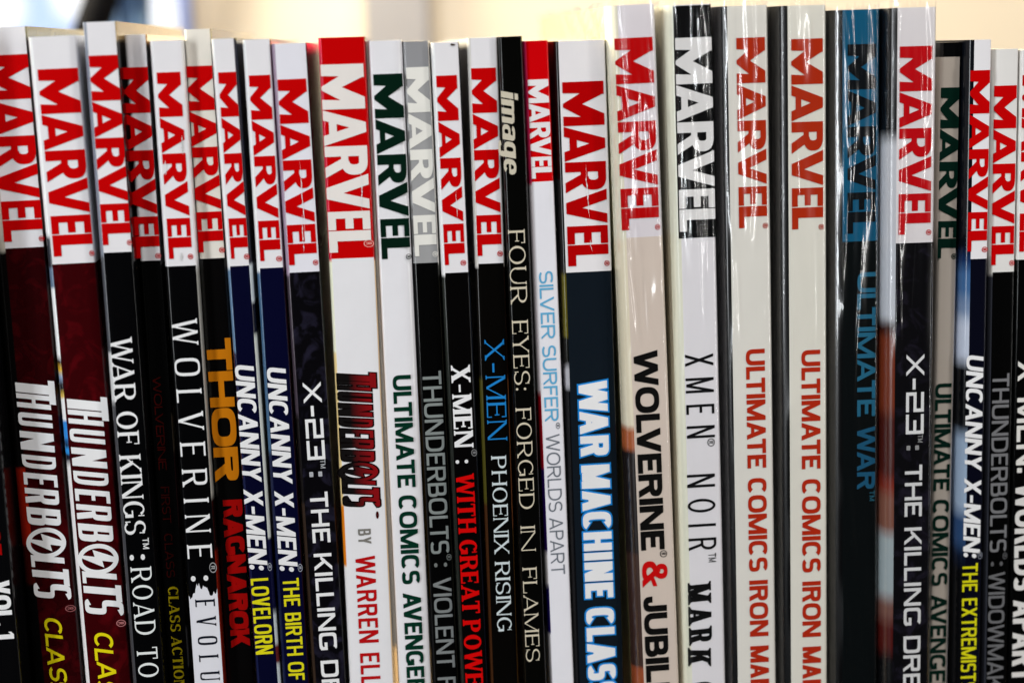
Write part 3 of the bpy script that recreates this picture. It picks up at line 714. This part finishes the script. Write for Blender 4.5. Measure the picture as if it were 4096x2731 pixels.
b.text('FOUR', 'serifs', 919, 1216, .16, .80, SC); b.text('EYES:', 'serifs', 1280, 1563, .17, .79, SC); b.text('FORGED', 'serifs', 1630, 2037, .18, .78, SC); b.text('IN', 'serifs', 2101, 2203, .19, .76, SC); b.text('FLAMES', 'serifs', 2267, 2646, .20, .76, SC)
b = Book(TPB, 'slim white paperback with red top, light blue title and grey subtitle', (2109, 2186), (2214, 2281), 164, 1, bands=[(727, (198, 0, 8)), (3500, (222, 221, 230))], lc=12,
         lart=[(727, (214, 40, 90)), (1560, (226, 220, 228)), (1860, (170, 10, 30)), (2200, (40, 12, 90)), (2330, (226, 224, 232)), (2520, (30, 20, 90)), (3500, (222, 221, 230))])
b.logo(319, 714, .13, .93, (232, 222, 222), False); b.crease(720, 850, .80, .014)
b.text('SILVER', 'lightb', 1085, 1355, .25, .80, (94, 166, 204)); b.text('SURFER', 'lightb', 1382, 1685, .25, .80, (94, 166, 204)); b.text('®', 'grot', 1690, 1716, .2, .85, (90, 96, 104))
b.text('WORLDS', 'light', 1736, 2045, .25, .80, (106, 112, 120)); b.text('APART', 'light', 2069, 2295, .25, .80, (106, 112, 120))
b = Book(TPB, 'wide dark blue grey paperback with blue outlined white letters beside a wrapped hardcover', (2226, 2288), (2437, 2486), 163, 2, lc=19,
         bands=[(1088, (222, 219, 220)), (3500, (17, 24, 31))], lart=[(500, (8, 8, 8)), (1080, (10, 8, 8)), (1340, (84, 78, 14)), (1450, (12, 12, 8)), (1540, (160, 160, 166)), (3500, (8, 9, 12))])
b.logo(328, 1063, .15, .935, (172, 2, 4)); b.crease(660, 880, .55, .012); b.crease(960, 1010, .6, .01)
for s_, a_, c_ in (('WAR', 1524, 1824), ('MACHINE', 1859, 2390), ('CLASSIC', 2430, 2900)):
    b.text(s_, 'black', a_, c_, .27, .83, (24, 128, 206), grow=.055, name='title_outline', lift=.00008)
    b.text(s_, 'black', a_, c_, .27, .83, (226, 228, 230), lift=.00016)
# --- wrapped hardcovers
def hc(label, L, Rr, top, y, lc, bands, lart, seed, board=None, **k):
    return Book('h', label, L, Rr, top, y, lc=lc, ld=6, rc=16, bands=bands, lart=lart, wrap=seed, thick=2.4, pages=3, depth=k.pop('depth', 178), board=board, **k)
b = hc('peach spined hardcover in crinkled clear wrap with black title and red ampersand', (2428, 2511), (2648, 2699), 22, -2, 42,
       [(951, (222, 216, 220)), (3500, (214, 199, 186))], [(951, (238, 222, 200)), (1700, (240, 216, 190)), (1790, (170, 92, 52)), (2200, (30, 24, 24)), (2660, (60, 40, 34)), (3500, (150, 74, 40))], 3, board=(244, 220, 150), depth=205)
b.logo(154, 920, .20, .93)
b.text('WOLVERINE', 'heavy', 1404, 2200, .33, .80, (14, 13, 12)); b.text('®', 'grot', 2204, 2232, .3, .85, (50, 46, 44)); b.text('&', 'heavy', 2244, 2345, .33, .84, (204, 10, 12)); b.text('JUBILEE', 'heavy', 2385, 2880, .33, .80, (14, 13, 12))
b = hc('white wrapped hardcover with black box round white logo, thin black title', (2658, 2702), (2858, 2897), 20, -2, 44,
       [(3500, (226, 223, 226))], [(3500, (244, 228, 206))], 8, board=(240, 224, 196))
b.put('logo_box', [(0, 0), (1, 0), (1, 1), (0, 1)], [(0, 1, 2, 3)], 0, 1, .245, .985, 24, 953, (10, 10, 11), lift=.00004)
b.logo(153, 926, .27, .985, (230, 224, 222), False)
b.text('XMEN', 'thin', 1417, 1752, .31, .88, (18, 18, 20)); b.text('®', 'grot', 1756, 1788, .3, .88, (80, 80, 80)); b.text('NOIR', 'thin', 1897, 2200, .29, .86, (18, 18, 20)); b.text('™', 'grot', 2214, 2250, .3, .86, (70, 70, 70))
b.text('MARK', 'slab', 2331, 2656, .24, .72, (16, 16, 16), wob=.05); b.text('OF CAIN', 'slab', 2720, 3200, .24, .72, (16, 16, 16), wob=.05)
BK = [(3500, (4, 4, 5))]
b = hc('white spined hardcover with rust red lettering, first of two alike, beside the black boxed logo', (2865, 2897), (3081, 3101), 25, -2, 46, [(3500, (224, 221, 212))], BK, 12)
for o_ in (0,):
    b.logo(153, 913, .40, .93, (176, 44, 14))
    for s_, a_, c_ in (('ULTIMATE', 1398, 1873), ('COMICS', 1913, 2286), ('IRON', 2321, 2545), ('MAN', 2583, 2770)): b.text(s_, 'grot', a_, c_, .49, .85, (178, 42, 18))
b = hc('white spined hardcover with rust red lettering, second of two alike, beside the blue-topped black book', (3085, 3101), (3309, 3308), 23, -2, 56, [(3500, (223, 220, 208))], BK, 21)
b.logo(157, 917, .36, .93, (176, 44, 14))
for s_, a_, c_ in (('ULTIMATE', 1401, 1876), ('COMICS', 1917, 2289), ('IRON', 2325, 2547), ('MAN', 2586, 2772)): b.text(s_, 'grot', a_, c_, .52, .87, (178, 42, 18))
b = hc('black wrapped hardcover with blue top band and dim blue lettering', (3311, 3311), (3518, 3512), 40, 0, 60, [(966, (17, 84, 116)), (3500, (7, 11, 12))], BK, 33)
b.logo(178, 934, .38, .92, (12, 16, 20), False)
b.text('ULTIMATE', 'grot', 1091, 1666, .575, .93, (36, 98, 126)); b.text('WAR', 'grot', 1707, 1958, .575, .93, (28, 82, 112)); b.text('™', 'grot', 1964, 2005, .575, .93, (40, 92, 110))
b = hc('tall wrapped hardcover with white top over mottled black spine and white square lettering', (3522, 3520), (3746, 3718), 31, -3, 50, [(972, (222, 217, 218)), (3500, (8, 7, 10, (26, 23, 34)))],
       [(540, (10, 8, 10)), (972, (190, 192, 198)), (1280, (186, 190, 198)), (1320, (50, 20, 14)), (1640, (112, 46, 24)), (1900, (70, 22, 16)), (1960, (120, 40, 26)), (2120, (120, 76, 62)), (2380, (150, 162, 166)), (2470, (108, 72, 64)), (2600, (76, 18, 14)), (3500, (8, 8, 10))], 41, soft=30)
b.logo(186, 938, .32, .92, (190, 6, 16))
b.text('X-23', 'square', 1417, 1736, .49, .83, (222, 222, 222)); b.text('™:', 'square', 1740, 1800, .49, .82, (150, 150, 150)); b.text('THE KILLING DREAM', 'square', 1859, 2920, .48, .81, (214, 214, 214))
# --- right end
b = Book(TPB, 'beige paperback with black top frame and dark green lettering, right of the tall hardcovers', (3753, 3721), (3839, 3798), 170, 5,
         bands=[(228, (8, 9, 10)), (3500, (178, 169, 158))], rart=[(1000, (9, 10, 13)), (3500, (200, 200, 206))], rc=10)
b.logo(350, 1031, .03, .92, (6, 34, 26))
b.text('ULTIMATE', 'grot', 1532, 1961, .05, .86, (8, 36, 28)); b.text('COMICS', 'grot', 1996, 2340, .05, .86, (8, 36, 28)); b.text('AVENGERS', 'grot', 2375, 2840, .05, .86, (8, 36, 28))
b = Book(TPB, 'slim navy paperback near the right end with white slanted title over a yellow subtitle', (3839, 3800), (3954, 3932), 160, 2, lc=36, ld=4, soft=32,
         bands=[(1036, W_), (3500, (8, 9, 22))], lart=[(1000, (9, 12, 18)), (1060, (20, 44, 84)), (1180, (60, 96, 140)), (1260, (110, 130, 160)), (1440, (180, 188, 204)), (1720, (8, 9, 12)), (2040, (140, 158, 180)), (2180, (40, 66, 104)), (2240, (14, 22, 40)), (3500, (8, 8, 10))])
b.logo(282, 1005, .33, .95)
b.text('UNCANNY X-MEN:', 'heavyi', 1417, 2224, .36, .91, (226, 228, 234)); b.text('®', 'grot', 2206, 2236, .4, 1.0, (120, 124, 134)); b.text('THE EXTREMISTS', 'cond', 2251, 2760, .35, .85, (206, 202, 22))
b = Book(TPB, 'black paperback second from the right end with grey condensed title', (3960, 3938), (4072, 4033), 197, 4, bands=[(1088, (216, 214, 210)), (3500, (4, 4, 4))], lart=[(1088, (214, 212, 206)), (3500, (50, 52, 60))])
b.logo(343, 1059, .07, .93)
b.text('THUNDERBOLTS', 'cond', 1493, 2206, .20, .85, (112, 112, 114)); b.text('®:', 'cond', 2209, 2262, .2, .9, (90, 90, 92)); b.text('WIDOWMAKER', 'cond', 2286, 2850, .18, .82, (100, 100, 102))
b = Book(TPB, 'black paperback cut off by the right edge with large white bold title', (4075, 4037), (4195, 4160), 200, 4, bands=[(1037, (220, 218, 214)), (3500, (4, 4, 4))])
b.logo(300, 1005, .08, .9)
b.text('X-MEN:', 'square', 1442, 1888, .12, .85, (216, 214, 208)); b.text('WORLDS APART', 'grot', 1935, 2722, .12, .85, (210, 208, 204))
